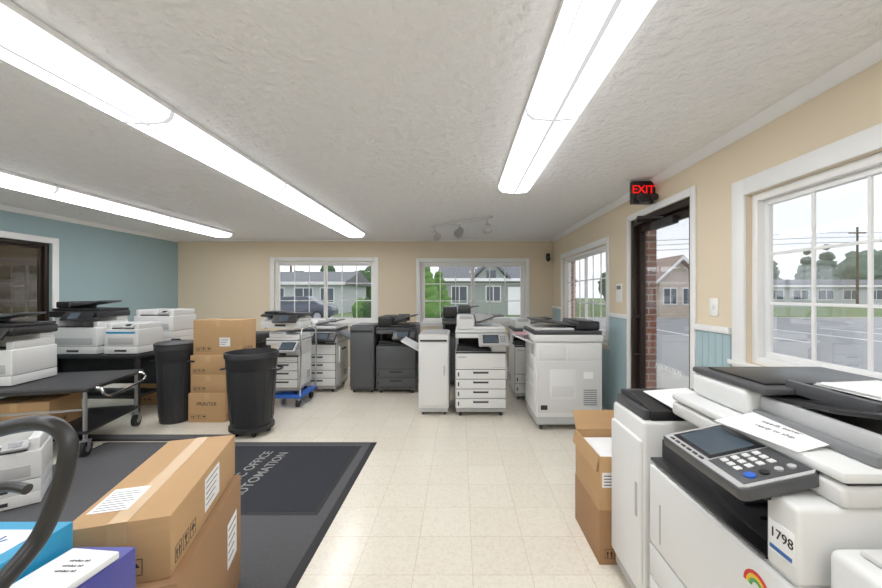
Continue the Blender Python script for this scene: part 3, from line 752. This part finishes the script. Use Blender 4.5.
# control panel (tilted towards the operator on the -X side)
mp = T(.72, 1.32, .935) @ RZ(-90) @ RX(12)
b.prism([(0, 0), (.36, 0), (.37, .02), (.37, .20), (.35, .225), (.02, .225), (0, .21)], 'z', -.022, .012, DGREY, .006, mx=mp)
b.prism([(.004, .004), (.356, .004), (.364, .022), (.364, .198), (.348, .22), (.022, .22), (.006, .206)], 'z', .0125, .015, LGREY, 0, mx=mp)
b.box(.02, .205, .03, .205, .0148, .018, SCREEN2, .003, mx=mp)
b.box(.034, .192, .045, .185, .018, .0188, SCREEN, 0, mx=mp)
b.box(.212, .352, .022, .208, .0148, .0165, DGREY, .002, mx=mp)
for i in range(3):
    for j in range(4):
        b.box(.222+i*.026, .240+i*.026, .05+j*.032, .068+j*.032, .0162, .0205, WHITE, .002, mx=mp)
b.cyl((.325, .06, .0162), (.325, .06, .021), .014, CBLUE, mx=mp, seg=20); b.cyl((.325, .10, .0162), (.325, .10, .021), .012, BLACK, mx=mp, seg=20)
b.cyl((.325, .14, .0162), (.325, .14, .021), .010, LGREY, mx=mp, seg=20); b.cyl((.325, .175, .0162), (.325, .175, .021), .010, LGREY, mx=mp, seg=20)
for i in range(6): b.box(.03+i*.03, .05+i*.03, .012, .02, .015, .0185, BLACK, .001, mx=mp)
b.prism([(.05, -.02), (.32, -.02), (.32, -.05), (.05, -.05)], 'z', -.03, -.02, BLACK, 0, mx=mp @ T(0, .12, 0))
b.box(.80, .95, .98, 1.28, .905, .925, CAV, .004)
mn = T(.97, 1.15, 1.030) @ RZ(-78) @ RX(6)
b.box(-.13, .13, -.085, .09, 0, .0015, PAPER, 0, mx=mn)
b.text('needs toner', .024, PEN, mn @ T(0, .03, .0018)); b.text('ready to ship', .022, PEN, mn @ T(.01, -.01, .0018))
b.done('multifunction_copier')

# side paper deck attached to the near end
b = B()
b.box(.86, 1.48, .46, .875, .03, .86, WHITE, .022, seg=4); b.box(.84, .87, .48, .86, .08, .74, WHITE2, .012); b.box(.90, 1.44, .50, .84, .86, .875, WHITE2, .010)
b.box(.836, .842, .58, .76, .6, .64, CAV, .002)
for sx in (.93, 1.4):
    for sy in (.52, .8): b.cyl((sx-.012, sy, .02), (sx+.012, sy, .02), .02, BLACK, seg=12)
b.done('paper_feed_unit')

# finisher at far end of that copier
b = B()
fx0, fx1, fy0, fy1 = .80, 1.50, 1.64, 1.97
for sx in (fx0+.07, fx1-.07):
    for sy in (fy0+.05, fy1-.05): b.cyl((sx, sy-.012, .022), (sx, sy+.012, .022), .022, BLACK, seg=12)
b.box(fx0+.02, fx1, fy0+.01, fy1-.01, .04, .1, LGREY, .004)
b.box(fx0+.01, fx1, fy0, fy1, .09, .885, WHITE, .016, seg=3)
b.box(fx0-.004, fx0+.02, fy0+.008, fy1-.008, .12, .80, WHITE, .012, seg=3)
b.box(fx0-.008, fx0, fy0+.03, fy0+.05, .45, .6, LGREY, .003)
b.prism([(fy0+.01, .885), (fy0+.01, .93), (fy1-.10, .965), (fy1+.0, .95), (fy1+.0, .885)], 'x', fx0+.05, fx1-.04, BLACK, .006)
b.box(fx0+.02, fx0+.05, fy0+.02, fy1-.02, .885, .93, DGREY, .006)
b.box(.92, 1.16, 1.66, 1.86, .954, .957, PAPER, 0, mx=T(1.04, 1.76, .95) @ RX(7.5) @ RZ(10) @ T(-1.04, -1.76, -.945))
b.done('copier_finisher')

# ------------------------------------------------------------------ outside
GZ = -.12
b = B(); b.box(-90, 110, YB+.2, 23.9, GZ-.05, GZ, ASPH, 0); b.box(XR+.2, 110, -40, YB+.2, GZ-.05, GZ, ASPH, 0); b.box(-90, XL-.2, -40, YB+.2, GZ-.05, GZ, ASPH, 0); b.done('parking_lot')
b = B(); b.box(-8, 4.2, YB+.2, 9.2, GZ, GZ+.05, CONC, .01); b.box(XR+.2, 4.2, -6, YB+.2, GZ, GZ+.05, CONC, .01); b.done('sidewalk')
b = B(); b.box(-90, 110, 24.1, 140, GZ-.05, GZ, GRASS, 0); b.done('lawn')
b = B(); b.box(-90, 110, 23.9, 24.1, GZ-.05, GZ+.08, CONC, .01); b.done('curb')
b = B()
for k in range(12): b.box(6+k*2.6, 6.12+k*2.6, 12.0, 17, GZ, GZ+.01, PAPER, 0)
b.done('parking_stripes')
b = B(); b.box(XR+.15, 3.0, -4, YB+1.1, 2.5, 2.62, TRIM, .01); b.box(XL, XR+.15, YB+.15, YB+1.1, 2.5, 2.62, TRIM, .01); b.done('porch_soffit')
b = B(); b.box(1.96, 2.14, 4.05, 4.26, GZ+.05, 2.5, BRICK, 0); b.done('brick_column')
b = B(); b.box(1.96, 2.22, 7.15, 7.45, GZ+.05, 2.5, BRICK, 0); b.done('brick_column')

def house(name, x0, x1, y0, y1, zw, zr, wallm, roofm, ridge='x', gables=(), wins=(), door=None, z0=GZ+.001):
    b = B()
    b.box(x0, x1, y0, y1, z0, zw, wallm, 0)
    o = .5; ym = (y0+y1)/2; xm = (x0+x1)/2
    if ridge == 'x':
        b.prism([(y0-o, zw-.1), (ym, zr), (y1+o, zw-.1), (y1+o, zw-.25), (y0-o, zw-.25)], 'x', x0-o, x1+o, roofm); b.box(x0-o, x1+o, y0-o-.03, y0-o+.03, zw-.3, zw-.08, TRIM, 0)
    else:
        b.prism([(x0, zw), (xm, zr-.15), (x1, zw)], 'y', y0, y1, wallm)
        b.prism([(x0-o, zw-.3), (xm, zr-.1), (x1+o, zw-.3), (x1+o, zw-.1), (xm, zr+.15), (x0-o, zw-.1)], 'y', y0-o, y1+o, roofm)
        b.prism([(x0-o, zw-.3), (xm, zr-.15), (x1+o, zw-.3), (x1+o, zw-.12), (xm, zr+.08), (x0-o, zw-.12)], 'y', y0-o-.05, y0-o, TRIM)
    for (gx0, gx1, gz) in gables:
        b.prism([(gx0, zw-.3), (gx0, zw), ((gx0+gx1)/2, gz), (gx1, zw), (gx1, zw-.3)], 'y', y0-.45, ym, wallm)
        b.prism([(gx0-.3, zw-.15), ((gx0+gx1)/2, gz), (gx1+.3, zw-.15), (gx1+.3, zw+.05), ((gx0+gx1)/2, gz+.2), (gx0-.3, zw+.05)], 'y', y0-.7, ym, roofm)
        c = (gx0+gx1)/2; b.box(c-.35, c+.35, y0-.5, y0-.44, zw-.1, zw+.5, EXW, 0)
    for (wx, wz, ww, wh) in wins:
        b.box(wx-.08, wx+ww+.08, y0-.05, y0, wz-.08, wz+wh+.08, TRIM, 0); b.box(wx, wx+ww, y0-.08, y0-.04, wz, wz+wh, EXW, 0)
        b.box(wx+ww/2-.03, wx+ww/2+.03, y0-.1, y0-.05, wz, wz+wh, TRIM, 0)
    if door: b.box(door, door+1, y0-.06, y0, z0, z0+2.1, TRIM, 0)
    return b.done(name)
house('neighbor_house', -1.2, 7.5, 28, 35, 2.7, 4.3, SID1, ROOF, 'x', gables=[(1.2, 3.4, 3.9)], wins=[(-.6, .8, 1.1, 1.2), (2.0, .9, 1, 1.1), (4.6, .8, 1.3, 1.2), (6.3, .9, .8, 1.1)], door=3.6)
house('neighbor_house', 13.4, 16.0, 25, 30, 2.4, 3.9, SID2, ROOF2, 'y', wins=[(13.7, .8, .8, 1.0), (15.0, .8, .7, 1.0)])
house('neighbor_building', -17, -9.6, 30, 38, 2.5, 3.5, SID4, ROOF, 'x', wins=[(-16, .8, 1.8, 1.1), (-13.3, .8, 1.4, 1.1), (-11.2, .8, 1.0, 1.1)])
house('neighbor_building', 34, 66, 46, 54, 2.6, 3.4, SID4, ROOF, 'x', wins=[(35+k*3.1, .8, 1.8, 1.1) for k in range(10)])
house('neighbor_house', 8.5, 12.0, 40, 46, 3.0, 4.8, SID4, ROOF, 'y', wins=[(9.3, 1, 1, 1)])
house('neighbor_house', -7.9, -6.9, -2, 7, 2.6, 3.3, SID3, ROOF2, 'y')

def tree(name, x, y, h, r, mat, conifer=False):
    b = B()
    b.cyl((x, y, GZ+.001), (x, y, h*.5), .15, BARK, .08, seg=10)
    if conifer:
        n = 6
        for k in range(n):
            t = k/n; b.blob((x, y, GZ+.6+(h-.6)*(t+.08)), r*(1-t)*.95+.12, mat, 3, .35, 3, (1, 1, .9))
    else:
        for k in range(7):
            a = random.random()*6.28; rr = random.random()*r*.6
            b.blob((x+rr*math.cos(a), y+rr*math.sin(a), h-r*(.5+.7*random.random())), r*(.5+.25*random.random()), mat, 3, .45, 2.5)
        b.blob((x, y, h-r), r*.8, mat, 3, .45, 2.5)
    return b.done(name, sharp=180)
tree('arborvitae_tree', -1.75, 19, 3.1, .75, LEAF2, True)
tree('arborvitae_tree', -1.15, 20, 2.8, .6, LEAF2, True)
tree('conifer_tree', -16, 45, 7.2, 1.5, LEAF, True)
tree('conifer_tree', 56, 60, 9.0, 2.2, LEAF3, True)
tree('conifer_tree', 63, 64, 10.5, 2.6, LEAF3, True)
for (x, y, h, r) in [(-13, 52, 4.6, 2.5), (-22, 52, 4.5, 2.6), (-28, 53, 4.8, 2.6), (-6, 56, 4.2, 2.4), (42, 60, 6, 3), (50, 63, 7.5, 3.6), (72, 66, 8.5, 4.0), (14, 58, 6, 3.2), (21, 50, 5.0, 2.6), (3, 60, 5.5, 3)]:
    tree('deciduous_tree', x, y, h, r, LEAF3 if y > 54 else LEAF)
b = B()
for k in range(9): b.blob((-6.0+k*.42, 22.4+random.random()*.3, .50), .62, LEAF if k % 3 else LEAF2, 3, .35, 3, (.8, .8, 1.1))
b.done('garden_hedge', sharp=180)
b = B()
for k in range(14): b.blob((-8.6+k*.5, 9.9, GZ+.35), .34, LEAF, 2, .35, 3)
b.done('low_shrub_row', sharp=180)

def car(name, loc, rot, mat):
    b = B()
    prof = [(-2.1, .35), (-2.15, .75), (-1.95, .9), (-1.3, .97), (-.75, 1.42), (.75, 1.45), (1.45, 1.0), (2.05, .9), (2.15, .6), (2.1, .32)]
    b.prism(prof, 'y', -.85, .85, mat, .05)
    b.prism([(-1.15, 1.0), (-.7, 1.37), (.7, 1.39), (1.3, 1.02)], 'y', -.87, .87, EXW)
    for x in (-1.3, 1.35):
        for s_ in (-1, 1): b.cyl((x, s_*.72, .32), (x, s_*.9, .32), .32, RUBTIRE); b.cyl((x, s_*.9, .32), (x, s_*.92, .32), .19, STEEL)
    b.box(-.02, .02, -.88, .88, 1.0, 1.4, mat, 0)
    return b.done(name, loc, rot)
CARW = M('car_white', (225, 226, 228), .25); CARD_ = M('car_dark', (80, 86, 98), .25, .3)
car('parked_car', (-9.4, 21.5, GZ+.001), R(6), CARD_); car('parked_car', (-14.6, 21.5, GZ+.001), R(5), CARW)
b = B()
for (x, y) in [(47, 44), (-20, 44)]:
    b.cyl((x, y, GZ+.001), (x, y, 9.5), .14, BARK, .1, seg=10); b.box(x-1, x+1, y-.06, y+.06, 8.6, 8.75, BARK, 0)
for z in (8.75, 8.2, 7.6): b.tube([(-20, 44, z), (14, 44, z-1.2), (47, 44, z), (80, 44, z-.6)], .03, BLACK, seg=5)
b.done('utility_pole_line')

# ------------------------------------------------------------------ world
w = bpy.data.worlds.new('World'); scene.world = w; w.use_nodes = True
nt = w.node_tree; n = nt.nodes; l = nt.links; bg = n['Background']
tc = n.new('ShaderNodeTexCoord'); nz = n.new('ShaderNodeTexNoise'); nz.inputs['Scale'].default_value = 2.2; nz.inputs['Detail'].default_value = 6
mp_ = n.new('ShaderNodeMapping'); mp_.inputs['Scale'].default_value = (1, 1, 3); l.new(tc.outputs['Generated'], mp_.inputs[0]); l.new(mp_.outputs[0], nz.inputs['Vector'])
cr = n.new('ShaderNodeValToRGB'); cr.color_ramp.elements[0].position = .35; cr.color_ramp.elements[0].color = srgb(218, 225, 234); cr.color_ramp.elements[1].position = .65; cr.color_ramp.elements[1].color = srgb(244, 247, 251)
l.new(nz.outputs['Fac'], cr.inputs[0]); l.new(cr.outputs[0], bg.inputs[0]); bg.inputs[1].default_value = 1.7

# ------------------------------------------------------------------ camera
cd_ = bpy.data.cameras.new('camera'); cam = bpy.data.objects.new('camera', cd_); scene.collection.objects.link(cam)
cam.location = (0, 0, 1.45); cam.rotation_euler = (R(90), 0, 0)
cd_.sensor_width = 36; cd_.lens = 372/882*36; cd_.shift_x = -19/882; cd_.clip_start = .02; cd_.clip_end = 400
scene.camera = cam
scene.view_settings.view_transform = 'Standard'
scene.view_settings.look = 'None'
scene.view_settings.gamma = 1.10
